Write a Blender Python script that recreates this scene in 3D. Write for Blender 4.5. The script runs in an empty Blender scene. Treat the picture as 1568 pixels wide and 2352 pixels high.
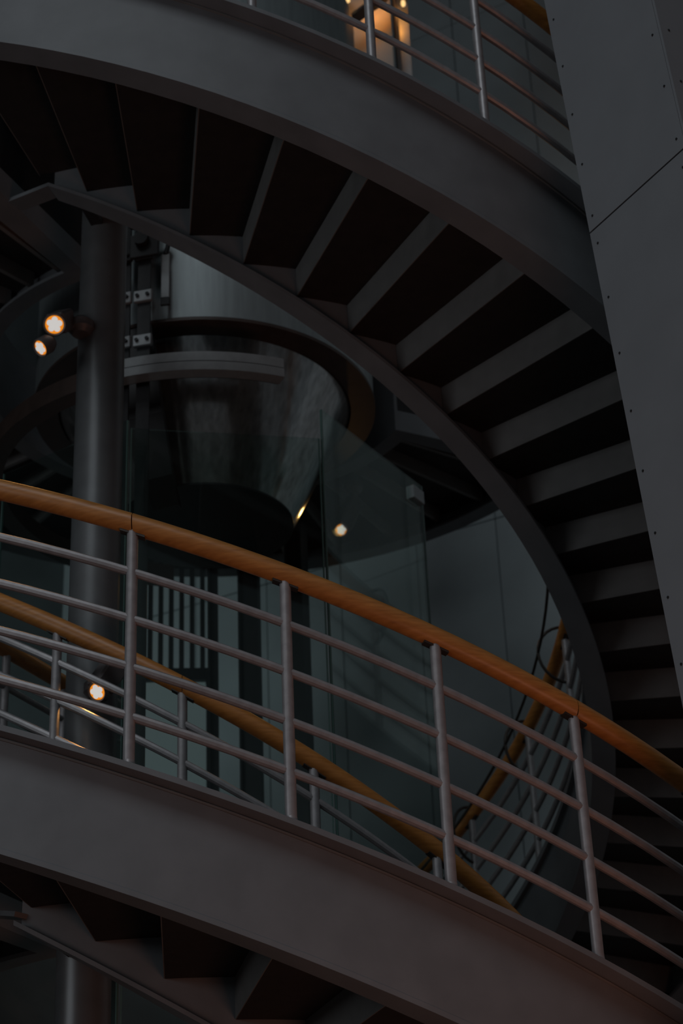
import bpy, bmesh, math, random
from mathutils import Vector, Matrix
random.seed(7)
SC = bpy.context.scene
COL = SC.collection
PI = math.pi
RAD = math.radians

# ------------------------------------------------------------------ camera
cam_d = bpy.data.cameras.new('camera')
cam_d.sensor_fit = 'VERTICAL'
cam_d.sensor_height = 36.0
cam_d.lens = 4358.18 / 2352 * 36.0
cam_d.clip_start = 0.05
cam_d.clip_end = 200
cam_d.dof.use_dof = True
cam_d.dof.focus_distance = 6.8
cam_d.dof.aperture_fstop = 3.2
cam = bpy.data.objects.new('camera', cam_d)
COL.objects.link(cam)
cR = Vector((0.99744699, -0.06057524, -0.03781716))
cU = Vector((0.00379369, -0.48387549, 0.87512863))
cF = Vector((0.07130992, 0.87303789, 0.48241035))
M = Matrix((cR, cU, -cF)).transposed().to_4x4()
M.translation = Vector((0, -9.248, 0))
cam.matrix_world = M
SC.camera = cam

# ------------------------------------------------------------------ world, daylight, exposure
SC.view_settings.view_transform = 'Standard'
SC.view_settings.look = 'None'
SC.view_settings.gamma = 1.0
SC.view_settings.use_curve_mapping = False
SC.view_settings.exposure = 0.0
w = bpy.data.worlds.new('world')
SC.world = w
w.use_nodes = True
w.node_tree.nodes['Background'].inputs[0].default_value = (0.80, 0.92, 1.0, 1)
w.node_tree.nodes['Background'].inputs[1].default_value = 0.055


def area(name, loc, target, sx, sy, energy, color):
    d = bpy.data.lights.new(name, 'AREA')
    d.shape = 'RECTANGLE'
    d.size, d.size_y = sx, sy
    d.energy = energy
    d.color = color
    o = bpy.data.objects.new(name, d)
    COL.objects.link(o)
    o.location = loc
    o.rotation_euler = (Vector(target) - Vector(loc)).to_track_quat('-Z', 'Y').to_euler()
    return o


# glazed roof of the atrium, plus two added fills: front left and warm low right
area('skylight', (-9.0, -24.0, 27.0), (0, -2.0, 4.0), 16, 12, 1550, (0.86, 0.95, 1.0))
area('front_left_fill', (-8.6, -8.5, 4.2), (0.5, -0.5, 4.6), 5, 3, 90, (0.88, 0.95, 1.0))  # fill light added to brighten the risers, no window stands here
area('warm_fill', (2.6, -6.4, -1.3), (1.3, -3.0, 2.0), 2.2, 0.8, 34, (1.0, 0.43, 0.28))  # fill added to redden the lower stringer, no lamps modelled here


# ------------------------------------------------------------------ materials
def mat(name, color, rough=0.5, metal=0.0, noise=0.0, nscale=40.0, bump=0.0, stretch=None, spec=0.5, warm=None):
    m = bpy.data.materials.new(name)
    m.use_nodes = True
    nt = m.node_tree
    b = nt.nodes['Principled BSDF']
    b.inputs['Base Color'].default_value = (*color, 1)
    b.inputs['Roughness'].default_value = rough
    b.inputs['Metallic'].default_value = metal
    b.inputs['Specular IOR Level'].default_value = spec
    if noise or bump:
        tc = nt.nodes.new('ShaderNodeTexCoord')
        mp = nt.nodes.new('ShaderNodeMapping')
        if stretch:
            mp.inputs['Scale'].default_value = stretch
        n = nt.nodes.new('ShaderNodeTexNoise')
        n.inputs['Scale'].default_value = nscale
        n.inputs['Detail'].default_value = 5
        nt.links.new(tc.outputs['Object'], mp.inputs[0])
        nt.links.new(mp.outputs[0], n.inputs['Vector'])
        if noise:
            r = nt.nodes.new('ShaderNodeValToRGB')
            lo = tuple(max(0, c * (1 - noise)) for c in color)
            hi = tuple(min(1, c * (1 + noise)) for c in color)
            if warm:
                lo = warm
            r.color_ramp.elements[0].position = 0.3
            r.color_ramp.elements[1].position = 0.7
            r.color_ramp.elements[0].color = (*lo, 1)
            r.color_ramp.elements[1].color = (*hi, 1)
            nt.links.new(n.outputs['Fac'], r.inputs[0])
            nt.links.new(r.outputs[0], b.inputs['Base Color'])
        if bump:
            bp = nt.nodes.new('ShaderNodeBump')
            bp.inputs['Strength'].default_value = bump
            bp.inputs['Distance'].default_value = 0.002
            nt.links.new(n.outputs['Fac'], bp.inputs['Height'])
            nt.links.new(bp.outputs[0], b.inputs['Normal'])
    return m


def emis(name, color, strength):
    m = bpy.data.materials.new(name)
    m.use_nodes = True
    nt = m.node_tree
    b = nt.nodes['Principled BSDF']
    b.inputs['Base Color'].default_value = (0, 0, 0, 1)
    b.inputs['Emission Color'].default_value = (*color, 1)
    b.inputs['Emission Strength'].default_value = strength
    return m


def glass(name, tint, refl_rough=0.02):
    m = bpy.data.materials.new(name)
    m.use_nodes = True
    nt = m.node_tree
    for n in list(nt.nodes):
        nt.nodes.remove(n)
    out = nt.nodes.new('ShaderNodeOutputMaterial')
    mix = nt.nodes.new('ShaderNodeMixShader')
    tr = nt.nodes.new('ShaderNodeBsdfTransparent')
    gl = nt.nodes.new('ShaderNodeBsdfGlossy')
    lw_ = nt.nodes.new('ShaderNodeLayerWeight')
    pw = nt.nodes.new('ShaderNodeMath')
    pw.operation = 'POWER'
    pw.inputs[1].default_value = 4.5
    fr = nt.nodes.new('ShaderNodeMath')
    fr.operation = 'MULTIPLY_ADD'
    fr.inputs[1].default_value = 0.85
    fr.inputs[2].default_value = 0.035
    nt.links.new(lw_.outputs['Facing'], pw.inputs[0])
    nt.links.new(pw.outputs[0], fr.inputs[0])
    tr.inputs[0].default_value = (*tint, 1)
    gl.inputs[0].default_value = (0.9, 1.0, 0.98, 1)
    gl.inputs['Roughness'].default_value = refl_rough
    nt.links.new(fr.outputs[0], mix.inputs[0])
    nt.links.new(tr.outputs[0], mix.inputs[1])
    nt.links.new(gl.outputs[0], mix.inputs[2])
    nt.links.new(mix.outputs[0], out.inputs[0])
    return m


def wood_mat():
    m = bpy.data.materials.new('beech_wood')
    m.use_nodes = True
    nt = m.node_tree
    b = nt.nodes['Principled BSDF']
    b.inputs['Roughness'].default_value = 0.42
    tc = nt.nodes.new('ShaderNodeTexCoord')
    n = nt.nodes.new('ShaderNodeTexNoise')
    n.inputs['Scale'].default_value = 11
    n.inputs['Detail'].default_value = 6
    mp = nt.nodes.new('ShaderNodeMapping')
    mp.inputs['Scale'].default_value = (1.2, 1.2, 9)
    r = nt.nodes.new('ShaderNodeValToRGB')
    r.color_ramp.elements[0].position = 0.25
    r.color_ramp.elements[1].position = 0.75
    r.color_ramp.elements[0].color = (0.34, 0.128, 0.027, 1)
    r.color_ramp.elements[1].color = (0.54, 0.225, 0.055, 1)
    nt.links.new(tc.outputs['Object'], mp.inputs[0])
    nt.links.new(mp.outputs[0], n.inputs['Vector'])
    nt.links.new(n.outputs['Fac'], r.inputs[0])
    nt.links.new(r.outputs[0], b.inputs['Base Color'])
    return m


PAINT = mat('grey_steel_paint', (0.145, 0.150, 0.160), 0.55, 0, 0.10, 6, 0.15)
RISER = mat('riser_paint', (0.15, 0.143, 0.14), 0.6, 0, 0.12, 9, 0.1)
TREAD = mat('dark_tread', (0.020, 0.016, 0.015), 0.7, 0, 0.25, 14, 0.1)
RAIL = mat('rail_steel', (0.31, 0.292, 0.30), 0.42, 0.35, 0.12, 30, 0.1)
WOOD = wood_mat()
SADDLE = mat('dark_saddle', (0.05, 0.04, 0.035), 0.5, 0.3, 0.2, 20)
PIPE = mat('pipe_paint', (0.13, 0.135, 0.14), 0.36, 0.25, 0.08, 12, 0.05)
DRUM = mat('brushed_steel', (0.33, 0.365, 0.375), 0.48, 0.7, 0.10, 5, 0.12, (6, 6, 0.6))
CONE = mat('polished_steel', (0.46, 0.47, 0.47), 0.16, 0.88, 0.25, 5, 0.25, (7, 7, 0.25))
DARK = mat('black_steel', (0.022, 0.022, 0.024), 0.5, 0.2, 0.2, 15)
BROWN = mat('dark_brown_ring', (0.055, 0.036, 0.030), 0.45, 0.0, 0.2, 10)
ALU = mat('anodised_aluminium', (0.32, 0.335, 0.345), 0.42, 0.4, 0.08, 20)
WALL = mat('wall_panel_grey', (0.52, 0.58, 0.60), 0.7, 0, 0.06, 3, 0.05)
JOINT = mat('dark_joint', (0.04, 0.042, 0.045), 0.8, 0, 0.1, 10)
CLAD = mat('cladding_panel', (0.20, 0.205, 0.22), 0.6, 0, 0.05, 4, 0.06)
SCREW = mat('screw_steel', (0.03, 0.03, 0.032), 0.5, 0.5, 0.1, 50)
FLOOR = mat('dark_stone_floor', (0.10, 0.078, 0.066), 0.5, 0, 0.25, 3)
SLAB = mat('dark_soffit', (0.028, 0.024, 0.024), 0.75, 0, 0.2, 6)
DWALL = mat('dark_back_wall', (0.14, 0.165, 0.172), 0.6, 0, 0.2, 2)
GLASS = glass('green_tinted_glass', (0.84, 0.90, 0.885))
GEDGE = mat('glass_edge', (0.10, 0.17, 0.155), 0.15, 0, 0.1, 8)
HOUSE = mat('spot_housing', (0.13, 0.115, 0.115), 0.5, 0.3, 0.1, 20)
LED = emis('led_white', (1.0, 0.96, 0.92), 0.58)
HALO_B = emis('lamp_bulb', (1.0, 0.62, 0.25), 1.2)
HALO = emis('lens_orange', (1.0, 0.30, 0.015), 0.8)


# ------------------------------------------------------------------ mesh helpers
def new_obj(name, me, m=None, parent=None):
    o = bpy.data.objects.new(name, me)
    COL.objects.link(o)
    if m is not None and me is not None and not me.materials:
        me.materials.append(m)
    if parent is not None:
        o.parent = parent
    return o


def mesh_from(name, verts, faces, smooth=False, angle=35):
    me = bpy.data.meshes.new(name)
    me.from_pydata([tuple(v) for v in verts], [], faces)
    bm = bmesh.new()
    bm.from_mesh(me)
    bmesh.ops.recalc_face_normals(bm, faces=bm.faces)
    bm.to_mesh(me)
    bm.free()
    if smooth:
        for p in me.polygons:
            p.use_smooth = True
        me.set_sharp_from_angle(angle=RAD(angle))
    me.update()
    return me


def empty(name, loc=(0, 0, 0), label=None, cat=None, group=None, kind=None):
    o = bpy.data.objects.new(name, None)
    COL.objects.link(o)
    o.location = loc
    o.empty_display_size = 0.1
    tag(o, label, cat, group, kind)
    return o


def tag(o, label=None, cat=None, group=None, kind=None):
    if label:
        o['label'] = label
    if cat:
        o['category'] = cat
    if group:
        o['group'] = group
    if kind:
        o['kind'] = kind
    return o


def pol(r, th, z):
    return Vector((r * math.sin(th), -r * math.cos(th), z))


def sweep(name, section, th0, th1, zf, n=None, closed=False, smooth=True):
    """sweep a closed (r, dz) section round the stair axis; zf(theta) lifts it"""
    n = n or max(2, int(abs(th1 - th0) / RAD(2.5)))
    V, Fc = [], []
    k = len(section)
    rows = n if closed else n + 1
    for i in range(rows):
        th = th0 + (th1 - th0) * i / n
        z = zf(th)
        for (r, dz) in section:
            V.append(pol(r, th, z + dz))
    for i in range(n):
        a, b = i * k, ((i + 1) % rows) * k
        for j in range(k):
            j2 = (j + 1) % k
            Fc.append((a + j, a + j2, b + j2, b + j))
    if not closed:
        Fc.append(tuple(range(k)))
        Fc.append(tuple(range((rows - 1) * k, rows * k)))
    return mesh_from(name, V, Fc, smooth)


def circ(r, dz, rad, n=10, sz=1.1):
    return [(r + rad * math.cos(2 * PI * i / n), dz + rad * sz * math.sin(2 * PI * i / n)) for i in range(n)]


def rect(r0, r1, z0, z1):
    return [(r0, z0), (r1, z0), (r1, z1), (r0, z1)]


def box_mesh(name, x0, x1, y0, y1, z0, z1, bev=0.0):
    bm = bmesh.new()
    vs = [bm.verts.new((x, y, z)) for z in (z0, z1) for y in (y0, y1) for x in (x0, x1)]
    for f in ((0, 2, 3, 1), (4, 5, 7, 6), (0, 1, 5, 4), (2, 6, 7, 3), (0, 4, 6, 2), (1, 3, 7, 5)):
        bm.faces.new([vs[i] for i in f])
    if bev:
        bmesh.ops.bevel(bm, geom=list(bm.edges), offset=bev, segments=1, affect='EDGES')
    bmesh.ops.recalc_face_normals(bm, faces=bm.faces)
    me = bpy.data.meshes.new(name)
    bm.to_mesh(me)
    bm.free()
    return me


def tube(name, pts, rad, n=10, cap=True):
    pts = [Vector(p) for p in pts]
    V, Fc = [], []
    up = Vector((0, 0, 1))
    rads = rad if isinstance(rad, (list, tuple)) else [rad] * len(pts)
    pa = None
    for i, p in enumerate(pts):
        t = (pts[min(i + 1, len(pts) - 1)] - pts[max(i - 1, 0)]).normalized()
        if pa is None:
            a = t.cross(up)
            if a.length < 1e-3:
                a = t.cross(Vector((1, 0, 0)))
            a.normalize()
        else:
            a = (pa - t * pa.dot(t)).normalized()
        pa = a
        b = t.cross(a)
        for j in range(n):
            q = 2 * PI * j / n
            V.append(p + (a * math.cos(q) + b * math.sin(q)) * rads[i])
    for i in range(len(pts) - 1):
        for j in range(n):
            Fc.append((i * n + j, i * n + (j + 1) % n, (i + 1) * n + (j + 1) % n, (i + 1) * n + j))
    if cap:
        Fc.append(tuple(range(n)))
        Fc.append(tuple(range((len(pts) - 1) * n, len(pts) * n)))
    return mesh_from(name, V, Fc, True, 50)


def lathe(name, prof, n=64, closed_prof=False):
    V, Fc = [], []
    k = len(prof)
    for i in range(n):
        th = 2 * PI * i / n
        for (r, z) in prof:
            V.append(pol(r, th, z))
    for i in range(n):
        a, b = i * k, ((i + 1) % n) * k
        for j in range(k if closed_prof else k - 1):
            j2 = (j + 1) % k
            Fc.append((a + j, a + j2, b + j2, b + j))
    me = mesh_from(name, V, Fc, True, 30)
    return me


# ------------------------------------------------------------------ dimensions of the stair
RO, RI = 3.177, 1.977
ZA, PA = 5.8797, 8.070
ZB, PB = 2.2776, 7.653
fA = lambda t: ZA - PA * t / (2 * PI)
fB = lambda t: ZB - PB * t / (2 * PI)
TH0 = RAD(-29.3)
TH1A = RAD(131)
TH1B = RAD(178)
FLOOR_Z = -1.6

# ------------------------------------------------------------------ the setting
fl = new_obj('floor', box_mesh('floor', -16, 16, -22, 12, FLOOR_Z - 0.2, FLOOR_Z), FLOOR)
tag(fl, 'dark stone floor of the lobby', kind='structure')


def panel_wall(name, origin, dirx, width, z0, z1, pw, ph, material, label, zoff=0.0, gap=0.012):
    """wall of separate cladding panels standing proud of a dark backing, dirx = horizontal direction"""
    dirx = Vector(dirx).normalized()
    ang = math.atan2(dirx.y, dirx.x)
    back = new_obj(name, box_mesh(name, 0, width, 0.03, 0.3, z0, z1), JOINT)
    back.location = origin
    back.rotation_euler = (0, 0, ang)
    tag(back, label, kind='structure')
    me = box_mesh('panel', gap / 2, pw - gap / 2, 0, 0.034, gap / 2, ph - gap / 2, 0.003)
    nx, nz = int(math.ceil(width / pw)), int(math.ceil((z1 - z0) / ph))
    for i in range(nx):
        for j in range(nz):
            if z0 + zoff + (j + 1) * ph > z1 + 1.2:
                continue
            p = new_obj('panel', me, material, back)
            p.location = (i * pw, 0, z0 + zoff + j * ph)
    return back


nW = Vector((0.534, 0.846, 0)).normalized()
dW = Vector((0.846, -0.534, 0)).normalized()
# back wall: starts on the left and comes towards the camera on the right
o0 = nW * 3.72 - dW * (0.66 * 6 - 0.19)
panel_wall('wall_back', (o0.x, o0.y, 0), dW, 11.22, -3.07, 16, 0.66, 4.9, WALL, 'grey panelled wall behind the stair', 0.0, 0.008)
# a darker wall closes the far left
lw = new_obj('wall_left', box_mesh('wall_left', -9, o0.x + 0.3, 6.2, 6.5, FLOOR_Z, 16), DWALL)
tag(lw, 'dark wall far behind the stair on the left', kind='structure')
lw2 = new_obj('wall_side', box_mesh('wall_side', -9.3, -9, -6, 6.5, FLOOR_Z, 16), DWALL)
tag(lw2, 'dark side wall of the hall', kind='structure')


ce = new_obj('roof_shade', box_mesh('roof_shade', -9.3, 9.0, -3.2, 6.5, 13.0, 13.3), DWALL)  # slab out of view, added to keep the skylight off the upper wall
tag(ce, 'unseen roof slab added to shade the upper back wall', kind='structure')


# ------------------------------------------------------------------ landings
def landing(name, zb, zt, a0, a1, rin, rout, label):
    root = empty(name, (0, 0, zb), label, None, None, 'structure')
    zc = lambda t: 0.0
    h = zt - zb
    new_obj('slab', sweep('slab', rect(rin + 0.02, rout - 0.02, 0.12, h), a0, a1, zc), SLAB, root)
    new_obj('inner_fascia', sweep('inner_fascia', rect(rin, rin + 0.02, 0.0, h), a0, a1, zc), PAINT, root)
    new_obj('inner_flange', sweep('inner_flange', rect(rin, rin + 0.10, -0.02, 0.0), a0, a1, zc), PAINT, root)
    new_obj('outer_fascia', sweep('outer_fascia', rect(rout - 0.02, rout, 0.0, h), a0, a1, zc), PAINT, root)
    new_obj('outer_flange', sweep('outer_flange', rect(rout - 0.12, rout, -0.02, 0.0), a0, a1, zc), PAINT, root)
    for a, s in ((a0, 1), (a1, -1)):
        da = 0.012 * s
        new_obj('end_beam', sweep('end_beam', rect(rin + 0.02, rout - 0.02, 0.0, h), a, a + da, zc, 1, smooth=False), PAINT, root)
        new_obj('end_flange', sweep('end_flange', rect(rin + 0.1, rout - 0.1, -0.02, 0.0), a, a + 6 * da, zc, 1, smooth=False), PAINT, root)
    rib = box_mesh('rib', -0.012, 0.012, -rout + 0.1, -rin - 0.06, 0.03, 0.14)
    a = a0 + RAD(7.5)
    while a < a1 - RAD(4):
        r = new_obj('rib', rib, RISER, root)
        r.rotation_euler = (0, 0, a)
        a += RAD(9.3)
    # short flange that carries the edge across to the stair's inner stringer
    a, b = pol(rin + 0.68, RAD(-29.3), -0.01), pol(RI + 0.06, RAD(-20.5), -0.10)
    fl_ = new_obj('edge_flange', box_mesh('edge_flange', -0.05, 0.05, -0.01, 0.01, 0.0, (b - a).length), PAINT, root)
    fl_.location = a
    fl_.rotation_euler = (b - a).to_track_quat('Z', 'Y').to_euler()
    return root


landing('landing', 5.95, 6.50, RAD(112), RAD(330.7), 1.23, 2.40, 'upper ring landing around the lift, ribbed dark soffit')
landing('landing', 2.35, 2.90, RAD(131), RAD(330.7), 1.23, 2.40, 'lower ring landing around the lift')


# ------------------------------------------------------------------ stair flights
def stringer(root, name, fz, t0, t1, depth, outer):
    if outer:
        web = rect(RO - 0.062, RO - 0.04, -depth + 0.02, -0.022)
        top = rect(RO - 0.12, RO + 0.045, -0.022, 0.0)
        bot = rect(RO - 0.165, RO - 0.036, -depth, -depth + 0.02)
    else:
        web = rect(RI + 0.03, RI + 0.05, -depth + 0.02, -0.035)
        top = rect(RI + 0.0, RI + 0.12, -0.035, 0.0)
        bot = rect(RI, RI + 0.12, -depth, -depth + 0.02)
    s = new_obj(name, sweep(name, web, t0, t1, fz), PAINT, root)
    new_obj('top_flange', sweep('top_flange', top, t0, t1, fz), PAINT, s)
    new_obj('bottom_flange', sweep('bottom_flange', bot, t0, t1, fz), PAINT, s)
    if outer:
        new_obj('weld_bead', sweep('weld_bead', rect(RO - 0.041, RO - 0.032, -0.034, -0.026), t0, t1, fz), RISER, s)
    return s


def flight(label, fz, t0, t1, thr, dth, do, di, slope, gap):
    root = empty('stair_flight', (0, 0, 0), label, 'staircase', 'flights of the curved stair')
    stringer(root, 'outer_stringer', fz, t0, t1, do, True)
    stringer(root, 'inner_stringer', fz, TH0 + RAD(8.3), t1, di, False)
    rise = slope * dth / (2 * PI)
    r0, r1, sk = RI + 0.052, RO - 0.064, 0.030

    def edge(r, t):
        return pol(r, t + sk * (r - r0) / (r1 - r0), 0)
    V = []
    for z in (0.0, 0.04):
        for i in range(5):
            t = 0.0 + (dth + 0.005) * i / 4
            V += [edge(r0, t) + Vector((0, 0, z)), edge(r1, t) + Vector((0, 0, z))]
    F_ = []
    for i in range(4):
        a = 2 * i
        F_ += [(a, a + 1, a + 3, a + 2), (a + 10, a + 11, a + 13, a + 12), (a, a + 2, a + 12, a + 10), (a + 1, a + 3, a + 13, a + 11)]
    F_ += [(0, 1, 11, 10), (8, 9, 19, 18)]
    tm = mesh_from('tread', V, F_)
    V = [edge(r, t) + Vector((0, 0, z)) for z in (0.0005, rise + 0.005) for r, t in ((r0, -0.0018), (r1, -0.0014), (r1, 0.003), (r0, 0.004))]
    rm = mesh_from('riser', V, [(0, 1, 2, 3), (4, 5, 6, 7), (0, 1, 5, 4), (1, 2, 6, 5), (2, 3, 7, 6), (3, 0, 4, 7)])
    k = math.ceil((t0 - thr) / dth)
    while thr + (k + 1) * dth < t1 + 0.02:
        th = thr + k * dth
        z = fz(th) - gap
        a = new_obj('tread', tm, TREAD, root)
        a.location = (0, 0, z)
        a.rotation_euler = (0, 0, th)
        b = new_obj('riser', rm, RISER, root)
        b.location = (0, 0, z)
        b.rotation_euler = (0, 0, th)
        k += 1
    return root


flight('upper curved stair flight crossing overhead, ribbed dark underside', fA, TH0, TH1A, 0.585, 0.1237, 0.483, 0.524, PA, 0.44)
flight('lower curved stair flight in the foreground with wide grey side', fB, TH0, TH1B, -0.08, 0.133, 0.4375, 0.524, PB, 0.415)


# ------------------------------------------------------------------ railings
def railing(label, fz, t0, t1, R, post0, dpost, wood_h, heights, slope, seg=3, loops=False, seam0=0):
    root = empty('stair_railing', (0, 0, 0), label, 'railing')
    ca = math.cos(math.atan(slope / (2 * PI * R)))
    k0 = math.ceil((t0 - post0) / dpost)
    posts = []
    k = k0
    while post0 + k * dpost <= t1:
        posts.append((k, post0 + k * dpost))
        k += 1
    # rails, one bay at a time so that each meets the posts
    for h in heights:
        new_obj('rail', sweep('rail', circ(R, h, 0.0165, 10, 1 / ca), t0, t1, fz), RAIL, root)
    # wooden handrail in lengths that butt over the posts
    cuts = [t0] + [t for (k, t) in posts if (k - seam0) % seg == 0] + [t1]
    prof = []
    for i in range(16):
        q = 2 * PI * i / 16
        prof.append((R + 0.039 * math.cos(q), wood_h + 0.039 * math.sin(q) / ca))
    for a, b in zip(cuts, cuts[1:]):
        if b - a < 0.02:
            continue
        new_obj('handrail', sweep('handrail', prof, a + 0.0006, b - 0.0006, fz, max(3, int((b - a) / RAD(2)))), WOOD, root)
    for k, t in posts:
        z = fz(t)
        p = new_obj('post', tube('post', [pol(R, t, z - 0.01), pol(R, t, z + wood_h - 0.03)], 0.0205, 12), RAIL, root)
        new_obj('saddle', sweep('saddle', rect(R - 0.016, R + 0.016, wood_h - 0.046, wood_h - 0.034), t - 0.045 / R, t + 0.045 / R, fz, 3), SADDLE, p)
        new_obj('foot_weld', tube('foot_weld', [pol(R, t, z - 0.005), pol(R, t, z + 0.012)], [0.0235, 0.021], 12), RAIL, p)
        if loops:
            pts = []
            for i in range(15):
                q = -PI / 2 + PI * i / 14
                pts.append(pol(R - 0.165 * math.cos(q) - (0.01 if i in (0, 14) else 0), t, z + 0.71 + 0.17 * math.sin(q)))
            new_obj('loop_bracket', tube('loop_bracket', pts, 0.009, 8), SADDLE, p)
    if loops:
        new_obj('thin_rod', sweep('thin_rod', circ(R - 0.165, 0.71, 0.0085, 8, 1 / ca), t0, t1, fz), SADDLE, root)
    return root


H4 = (0.175, 0.360, 0.545, 0.730)
railing('outer railing of the lower flight, four grey tubes under a thick wooden handrail', fB, TH0, RAD(60), 3.195, -0.0826, 0.1709, 0.925, H4, PB, 3, seam0=0)
railing('inner railing of the lower flight, wooden handrail passing in front of the round column', fB, TH0, RAD(75), 2.031, -0.0485, 0.2645, 0.835, (0.16, 0.33, 0.50, 0.67), PB, 3, seam0=0)
railing('outer railing of the upper flight seen against the wall at the top', fA, TH0, RAD(70), 3.195, 0.0640, 0.1617, 0.925, H4, PA, 3)
railing('inner railing of the upper flight curving down behind, with loop brackets and thin rod', fA, TH0, RAD(150), 2.031, 1.7287, 0.2720, 0.835, (0.16, 0.33, 0.50, 0.67), PA, 3, loops=True)

# ------------------------------------------------------------------ round column
px, py = -0.495, -1.647
colm = empty('round_column', (px, py, FLOOR_Z), 'round grey steel column beside the lift carrying the stair', 'column')
new_obj('shaft', lathe('shaft', [(0.0, 0.02), (0.112, 0.02), (0.112, 12.0), (0.0, 12.0)], 40), PIPE, colm)
new_obj('base_plate', lathe('base_plate', [(0.0, 0.0), (0.2, 0.0), (0.2, 0.02), (0.0, 0.02)], 40), PIPE, colm)
for zc_ in (fA(-0.29) - 0.50, fB(-0.29) - 0.50):
    c = new_obj('fixing_plate', box_mesh('fixing_plate', -0.03, 0.03, -0.27, -0.09, 0, 0.03, 0.003), DARK, colm)
    c.location = (0, 0, zc_ - FLOOR_Z)
    c.rotation_euler = (0, 0, -0.29)

# ------------------------------------------------------------------ lift
lift = empty('lift_cabin', (0, 0, 5.025), 'round metal lift cabin with polished cone under its floor', 'elevator')
Z0 = 5.025
new_obj('drum', lathe('drum', [(0.965, 5.745 - Z0), (0.965, 8.6 - Z0), (0.90, 8.6 - Z0), (0.90, 5.8 - Z0)], 96), DRUM, lift)
new_obj('floor_ring', lathe('floor_ring', [(0.832, 5.735 - Z0), (0.972, 5.735 - Z0), (0.972, 5.755 - Z0), (0.832, 5.78 - Z0)], 96, True), BROWN, lift)
new_obj('cone', lathe('cone', [(0.832, 5.76 - Z0), (0.485, 0.0)], 96), CONE, lift)
new_obj('cone_base', lathe('cone_base', [(0.487, 0.0), (0.487, -0.012), (0.30, -0.012), (0.0, -0.012)], 64), DARK, lift)
sl = new_obj('drum_seam', lathe('drum_seam', [(0.967, 6.78 - Z0), (0.970, 6.79 - Z0), (0.970, 6.80 - Z0), (0.967, 6.81 - Z0)], 96), ALU, lift)

# dark sling arm folded against the left flank of the cone
V = []
for rr, zz in ((0.94, 5.72), (0.74, 5.30), (0.56, 5.02), (0.44, 4.90)):
    for t, dr in ((-0.60, 0.0), (-0.29, 0.0), (-0.29, 0.05), (-0.60, 0.05)):
        V.append(pol(rr + dr - 0.0, t, zz - Z0))
Fc = []
for i in range(3):
    for j in range(4):
        Fc.append((i * 4 + j, i * 4 + (j + 1) % 4, i * 4 + 4 + (j + 1) % 4, i * 4 + 4 + j))
Fc += [(0, 1, 2, 3), (12, 13, 14, 15)]
new_obj('sling_arm', mesh_from('sling_arm', V, Fc), DARK, lift)

# guide rails left of the drum
for i, (t, r, z0, z1, lab) in enumerate((
        (-0.40, 1.085, FLOOR_Z, 9.5, 'black lift guide rail close to the round column'),
        (-0.30, 1.075, 2.6, 9.5, 'second black lift guide rail nearer the drum'))):
    g = empty('guide_rail', tuple(pol(r, t, z0)), lab, 'rail')
    g.rotation_euler = (0, 0, t)
    new_obj('flange_plate', box_mesh('flange_plate', -0.035, 0.035, -0.006, 0.006, 0, z1 - z0), DARK, g)
    new_obj('blade', box_mesh('blade', -0.006, 0.006, 0.006, 0.06, 0, z1 - z0), DARK, g)
    for zz in (5.55, 5.83, 6.1):
        b = new_obj('fish_plate', box_mesh('fish_plate', -0.05, 0.05, -0.03, -0.006, -0.035, 0.035, 0.004), ALU if zz < 5.9 else DARK, g)
        b.location = (0, 0, zz - z0)
        for sx in (-1, 1):
            bt = new_obj('bolt', lathe('bolt', [(0, 0.0), (0.010, 0.0), (0.010, 0.012), (0, 0.012)], 10), SCREW, b)
            bt.rotation_euler = (PI / 2, 0, 0)
            bt.location = (sx * 0.028, -0.03, 0)

# flat landing bar and roller arm in front of the drum
fb = empty('door_coupler', tuple(pol(1.02, -0.205, 5.80)), 'slim vertical metal bar with dark clip hung before the drum', 'bar')
fb.rotation_euler = (0, 0, -0.205)
new_obj('bar', box_mesh('bar', -0.022, 0.022, -0.012, 0.0, 0.05, 0.33, 0.002), ALU, fb)
new_obj('clip', box_mesh('clip', -0.024, 0.024, -0.016, 0.0, 0.0, 0.048, 0.002), DARK, fb)
new_obj('hook', tube('hook', [pol(0, 0, 0) + Vector((0.0, -0.006, 0.33)), Vector((0.02, -0.006, 0.42)), Vector((0.0, -0.006, 0.45)), Vector((-0.10, -0.006, 0.43))], 0.014, 8), DARK, fb)
ro = empty('roller_guide', tuple(pol(1.10, -0.30, 6.20)), 'dark roller guide at the top of the lift rails', 'roller')
ro.rotation_euler = (0, 0, -0.30)
for i, (xx, zz, rr) in enumerate(((-0.03, 0.10, 0.055), (0.05, 0.06, 0.045), (0.0, -0.03, 0.04))):
    q = new_obj('wheel', lathe('wheel', [(0, -0.015), (rr, -0.015), (rr, 0.015), (0, 0.015)], 20), DARK, ro)
    q.location = (xx, -0.04, zz)
    q.rotation_euler = (PI / 2, 0, 0)
new_obj('bracket', box_mesh('bracket', -0.07, 0.09, -0.02, 0.0, -0.13, 0.02, 0.004), DARK, ro)

# curved bar on the shaft
cb = empty('curved_shaft_bar', (0, 0, 5.27), 'pale curved grooved bar across the front of the lift cone', 'bar')
zc0 = lambda t: 0.0
new_obj('upper_rib', sweep('upper_rib', rect(1.13, 1.20, 0.058, 0.112), RAD(-24), RAD(19.5), zc0, 24), ALU, cb)
new_obj('lower_rib', sweep('lower_rib', rect(1.13, 1.205, 0.0, 0.050), RAD(-24), RAD(19.5), zc0, 24), ALU, cb)
new_obj('groove', sweep('groove', rect(1.12, 1.185, 0.004, 0.108), RAD(-24), RAD(19.3), zc0, 24), DARK, cb)

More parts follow.
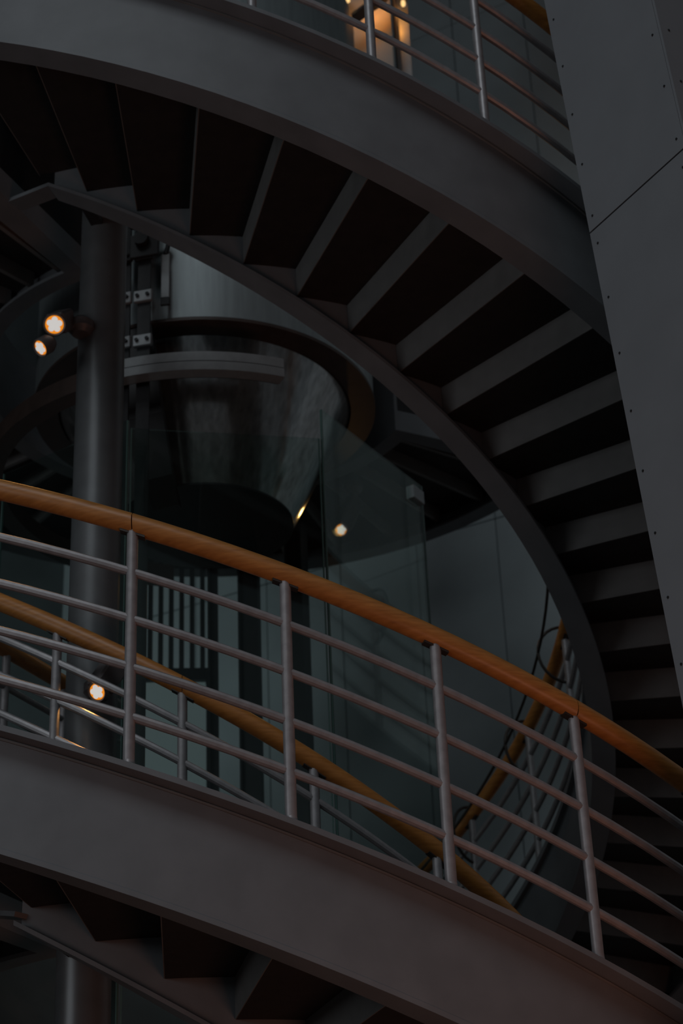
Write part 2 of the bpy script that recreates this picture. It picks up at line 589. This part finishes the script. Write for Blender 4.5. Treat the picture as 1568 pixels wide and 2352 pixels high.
new_obj('shaded_ring', sweep('shaded_ring', rect(1.12, 1.22, -0.02, 0.085), RAD(-170), RAD(-25), zc0, 60), BROWN, cb)  # pale bar's ring carried on, its shade put into the brown colour

# glass shaft panels
def flat_pane(lab, p, q, z0, z1, clamp):
    p, q = Vector((*p, 0)), Vector((*q, 0))
    d = (q - p)
    wid = d.length
    g = empty('glass_panel', (p.x, p.y, z0), lab, 'glass panel', 'glass panes of the lift shaft')
    g.rotation_euler = (0, 0, math.atan2(d.y, d.x))
    h = z1 - z0
    new_obj('pane', box_mesh('pane', 0.007, wid - 0.007, 0, 0.012, 0, h), GLASS, g)
    new_obj('polished_edge', box_mesh('polished_edge', 0, 0.007, 0, 0.012, 0, h), GEDGE, g)
    new_obj('polished_edge', box_mesh('polished_edge', wid - 0.007, wid, 0, 0.012, 0, h), GEDGE, g)
    if clamp:
        new_obj('clamp', box_mesh('clamp', wid - 0.13, wid - 0.02, -0.02, 0.03, h - 0.13, h - 0.05, 0.003), ALU, g)
    return g


flat_pane('flat glass pane at the left of the lift shaft behind the round column', (-1.05, -0.62), (-0.385, -1.155), FLOOR_Z, 5.0, False)
flat_pane('flat glass pane at the front of the lift shaft under the curved bar', (-0.37, -1.16), (0.575, -1.06), FLOOR_Z, 4.95, False)
flat_pane('flat glass pane at the right of the lift shaft, metal clamp at its top corner', (0.59, -1.05), (1.185, -0.25), FLOOR_Z, 5.13, True)

# dark posts and door frame at the back of the shaft
for lab, t, r, w_, z1 in (
        ('black steel post at the back of the lift shaft, left of the door', 178, 1.16, 0.05, 5.9),
        ('wide black steel post at the back of the lift shaft', 167, 1.16, 0.11, 5.9),
        ('black steel post at the back of the shaft near the right pane', 152, 1.17, 0.10, 5.9)):
    s = empty('shaft_post', tuple(pol(r, RAD(t), FLOOR_Z)), lab, 'post')
    s.rotation_euler = (0, 0, RAD(t))
    new_obj('web', box_mesh('web', -w_ / 2, w_ / 2, -0.02, 0.02, 0, z1 - FLOOR_Z), DARK, s)
    for sx in (-1, 1):
        fp = new_obj('side_plate', box_mesh('side_plate', -0.006, 0.006, -0.05, 0.05, 0, z1 - FLOOR_Z), DARK, s)
        fp.location = (sx * w_ / 2, 0, 0)


# ------------------------------------------------------------------ leaning clad column on the right
E_top = Vector((1.478, -3.2, 5.872))
E_bot = Vector((1.666, -3.2, 2.601))
ez = (E_top - E_bot).normalized()
fd = Vector((0.451, -0.8925, 0)).normalized()       # along the face, towards the camera
sd = Vector((0.8925, 0.451, 0)).normalized()        # along the second face, away to the right
seam = E_bot + ez * ((4.613 - 2.601) / ez.z)
CW = 0.60
cl = empty('clad_column', tuple(seam + ez * ((FLOOR_Z - seam.z) / ez.z)), 'leaning grey column clad in screwed panels at the right edge', 'column')
Lc = cl.location.copy()


def slab_quad(name, p0, u, v, n, ua, ub, va, vb, th):
    """thin plate spanned by u and v from p0, proud along n"""
    V = []
    for k in (0, th):
        for a, b in ((ua, va), (ub, va), (ub, vb), (ua, vb)):
            V.append(p0 + u * a + v * b + n * k - Lc)
    return mesh_from(name, V, [(0, 1, 2, 3), (4, 5, 6, 7), (0, 1, 5, 4), (1, 2, 6, 5), (2, 3, 7, 6), (3, 0, 4, 7)])


nf = fd.cross(ez).normalized()
if nf.x > 0:
    nf = -nf
ns = -fd
ns = (fd - ez * fd.dot(ez)).normalized()
CD = 0.7
core = slab_quad('core', seam, fd, ez, -nf, 0.012, CW - 0.012, -7.2, 9.0, CD)
new_obj('core', core, JOINT, cl)
scr = lathe('screw', [(0.0, 0.0025), (0.005, 0.0025), (0.0055, 0.0)], 10)


def screw(parent, p, n):
    s = new_obj('screw', scr, SCREW, parent)
    s.location = p - Lc
    s.rotation_euler = n.to_track_quat('Z', 'Y').to_euler()


for va, vb in ((-7.15, -5.01), (-4.99, -2.505), (-2.495, -0.004), (0.004, 2.495), (2.505, 4.995), (5.005, 8.9)):
    p = new_obj('panel', slab_quad('panel', seam, fd, ez, nf, 0.0, CW, va, vb, 0.012), CLAD, cl)
    vv = va + 0.06
    while vv < vb and va > -3 and vb < 3:
        for uu in (0.035, CW - 0.035):
            screw(p, seam + fd * uu + ez * vv + nf * 0.012, nf)
        vv += 0.2625
    base = seam + fd * (CW + 0.002)
    p2 = new_obj('panel', slab_quad('panel', base, -nf, ez, ns, -0.012, CD, va, vb, 0.012), CLAD, cl)
    vv = va + 0.06
    while vv < vb and va > -3 and vb < 3:
        for uu in (0.03, CD - 0.05):
            screw(p2, base - nf * uu + ez * vv + ns * 0.012, ns)
        vv += 0.2625

# ------------------------------------------------------------------ spotlights
led_me = lathe('led', [(0.0, 0.003), (0.0122, 0.003), (0.0122, 0.0)], 20)


def spot(name_label, lens, aim, up_to, mount, energy, heads=None, size=1.0):
    root = empty('spotlight', tuple(lens), name_label, 'spotlight', 'warm spotlights around the lift')
    aim = Vector(aim).normalized()
    L = Vector(lens)

    def head(off, adir, s):
        adir = Vector(adir).normalized()
        q = adir.to_track_quat('Z', 'Y').to_euler()
        h = new_obj('head', lathe('head', [(0.0355, 0.0), (0.042, 0.006), (0.045, 0.0), (0.045, -0.05), (0.032, -0.075), (0.0, -0.078)], 28), HOUSE, root)
        h.location = off
        h.rotation_euler = q
        h.scale = (s, s, s)
        ln = new_obj('lens', lathe('lens', [(0.0, 0.001), (0.0345, 0.001), (0.0355, -0.004), (0.0, -0.004)], 28), HALO, h)
        for i in range(5):
            a = 2 * PI * i / 5 + PI / 2
            d = new_obj('led', led_me, LED, h)
            d.location = (0.0188 * math.cos(a), 0.0188 * math.sin(a), 0.001 + 0.0002 * (i % 2))
        d = new_obj('led', led_me, LED, h)
        d.location = (0, 0, 0.001)
        li = bpy.data.lights.new('spot_lamp', 'SPOT')
        li.energy = energy
        li.color = (1.0, 0.48, 0.13)
        li.spot_size = RAD(110)
        li.spot_blend = 0.8
        li.shadow_soft_size = 0.03
        lo = bpy.data.objects.new('spot_lamp', li)
        COL.objects.link(lo)
        lo.parent = root
        lo.location = Vector(off) + adir * 0.02
        lo.rotation_euler = adir.to_track_quat('-Z', 'Y').to_euler()

    head(Vector((0, 0, 0)), aim, size)
    for off, ad, s in (heads or []):
        head(Vector(off), ad, s)
    b = Vector(up_to) - L
    dirb = b.normalized()
    bx = new_obj('gear_box', box_mesh('gear_box', -0.05, 0.05, -0.045, 0.045, 0.02, b.length + 0.05, 0.010), HOUSE, root)
    bx.rotation_euler = dirb.to_track_quat('Z', 'X').to_euler()
    mo = Vector(mount) - L
    new_obj('arm', tube('arm', [b * 0.7, (b * 0.7 + mo) / 2 + Vector((0, 0, -0.01)), mo], 0.016, 10), HOUSE, root)
    new_obj('swivel', lathe('swivel', [(0, -0.05), (0.04, -0.045), (0.062, -0.018), (0.062, 0.02), (0.036, 0.045), (0, 0.05)], 24), HOUSE, root).location = mo
    return root


camv = Vector((0, -9.248, 0))
L1 = Vector((-0.697, -1.90, 5.06))
spot('twin spotlight on the round column, two glowing lenses', L1, (camv - L1) + Vector((0.0, 0, 0.3)), L1 + Vector((0.03, 0.10, 0.09)), Vector((-0.585, -1.75, 5.15)), 2.5,
     heads=[((-0.062, 0.03, -0.11), (-0.75, -0.42, -0.85), 1.0)], size=1.2)
L3 = Vector((-0.457, -1.88, 3.215))
spot('spotlight low on the round column behind the railings', L3, (camv - L3) + Vector((-5.5, 0, -3.0)), L3 + Vector((0.05, 0.05, 0.11)), Vector((-0.46, -1.76, 3.28)), 1.5)
L2 = Vector((0.838, 1.10, 5.591))
spot('spotlight under the upper landing seen through the glass', L2, (camv - L2) + Vector((4.5, 0, -2.0)), L2 + Vector((0.085, 0.06, 0.21)), Vector((0.93, 1.16, 5.93)), 4)


# ------------------------------------------------------------------ guard rail on the end of the lower landing
ge = empty('landing_railing', tuple(pol(1.5, RAD(-31), 2.9)), 'short dark wooden rail on the landing edge left of the round column', 'railing')
O = ge.location.copy()
ra, rb = 1.25, 1.90
pp = lambda r, z: pol(r, RAD(-31), z) - O
new_obj('handrail', tube('handrail', [pp(ra, 3.60), pp((ra + rb) / 2, 3.60), pp(rb, 3.60)], 0.037, 14), WOOD, ge)
for z in (3.03, 3.16, 3.29, 3.42):
    new_obj('rail', tube('rail', [pp(ra, z), pp(rb, z)], 0.015, 10), RAIL, ge)
for r in (1.28, 1.72):
    new_obj('post', tube('post', [pp(r, 2.88), pp(r, 3.58)], 0.019, 10), RAIL, ge)

# ------------------------------------------------------------------ slatted screen behind the shaft
sc_ = empty('slat_screen', (-0.26, 2.0, 4.9), 'dark screen of upright slats seen through the lift glass', 'screen')
slat = box_mesh('slat', -0.016, 0.016, -0.03, 0.03, 0, 1.35, 0.002)
for i in range(8):
    new_obj('slat', slat, DARK, sc_).location = (-0.24 + i * 0.068, 0, 0)
for z in (0.02, 1.32):
    new_obj('cross_bar', box_mesh('cross_bar', -0.28, 0.28, 0.031, 0.055, z - 0.02, z + 0.02), DARK, sc_)

# ------------------------------------------------------------------ frosted landing door behind the shaft
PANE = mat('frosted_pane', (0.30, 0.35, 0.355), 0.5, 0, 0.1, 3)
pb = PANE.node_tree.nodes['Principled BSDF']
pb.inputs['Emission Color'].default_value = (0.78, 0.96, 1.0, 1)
pb.inputs['Emission Strength'].default_value = 0.05  # daylight behind the pane is put in as a faint glow
ld = empty('landing_door', (-0.24, 1.30, 2.66), 'pale frosted glass lift door with daylight painted in as a glow at the back of the shaft', 'door')
new_obj('door_leaf', box_mesh('door_leaf', -0.248, -0.156, 0.0, 0.02, 0.03, 2.0, 0.002), PANE, ld)
new_obj('door_leaf', box_mesh('door_leaf', -0.152, 0.235, 0.0, 0.02, 0.03, 2.0, 0.002), PANE, ld)
new_obj('frame_post', box_mesh('frame_post', -0.30, -0.252, -0.03, 0.04, -0.03, 2.08), DARK, ld)
new_obj('frame_post', box_mesh('frame_post', 0.238, 0.28, -0.03, 0.04, -0.03, 2.08), DARK, ld)
new_obj('frame_head', box_mesh('frame_head', -0.252, 0.238, -0.03, 0.04, 2.003, 2.08), DARK, ld)
new_obj('frame_sill', box_mesh('frame_sill', -0.252, 0.238, -0.03, 0.04, -0.03, 0.028), DARK, ld)

# ------------------------------------------------------------------ lit lift portal on the upper landing
GLOW = mat('portal_panel', (0.50, 0.46, 0.42), 0.6, 0, 0.05, 6)
pt = empty('lift_portal', (1.16, 0.80, 6.50), 'pale lift portal panel washed by warm lamps at the top', 'portal')
new_obj('panel', box_mesh('panel', -0.165, 0.165, 0.0, 0.04, 0, 3.9, 0.003), GLOW, pt)
new_obj('jamb', box_mesh('jamb', 0.185, 0.205, -0.10, 0.06, 0, 3.9), DARK, pt)
new_obj('jamb', box_mesh('jamb', -0.20, -0.168, -0.06, 0.06, 0, 3.9), ALU, pt)
new_obj('side_strip', box_mesh('side_strip', 0.215, 0.29, 0.0, 0.04, 0, 3.9, 0.003), ALU, pt)
new_obj('strut', tube('strut', [(-0.19, -0.16, 2.83), (0.14, -0.16, 3.14)], 0.048, 4), DARK, pt)
for lab, lx, lz, ly in (('left warm lamp beside the lift portal', 1.015, 9.63, 0.70), ('right warm lamp beside the lift portal', 1.405, 9.60, 0.70)):
    lp = empty('wall_lamp', (lx, ly, lz), lab, 'lamp', 'warm lamps of the lift portal')
    new_obj('housing', lathe('housing', [(0, 0.10), (0.026, 0.10), (0.030, 0.03), (0.026, 0.03), (0.0, 0.05)], 20), DARK, lp)
    new_obj('bulb', lathe('bulb', [(0, -0.025), (0.012, -0.018), (0.017, 0.0), (0.014, 0.025), (0, 0.04)], 16), HALO_B, lp)
    new_obj('stem', tube('stem', [(0, 0.0, 0.09), (0, 0.12, 0.09)], 0.008, 8), DARK, lp)
    li = bpy.data.lights.new('lamp_light', 'POINT')
    li.energy = 3.4 if lx < 1.2 else 1.0
    li.color = (1.0, 0.38, 0.07)
    li.shadow_soft_size = 0.03
    lo = bpy.data.objects.new('lamp_light', li)
    COL.objects.link(lo)
    lo.parent = lp
    lo.location = (0.21 if lx < 1.2 else -0.02, -0.03, -0.06)
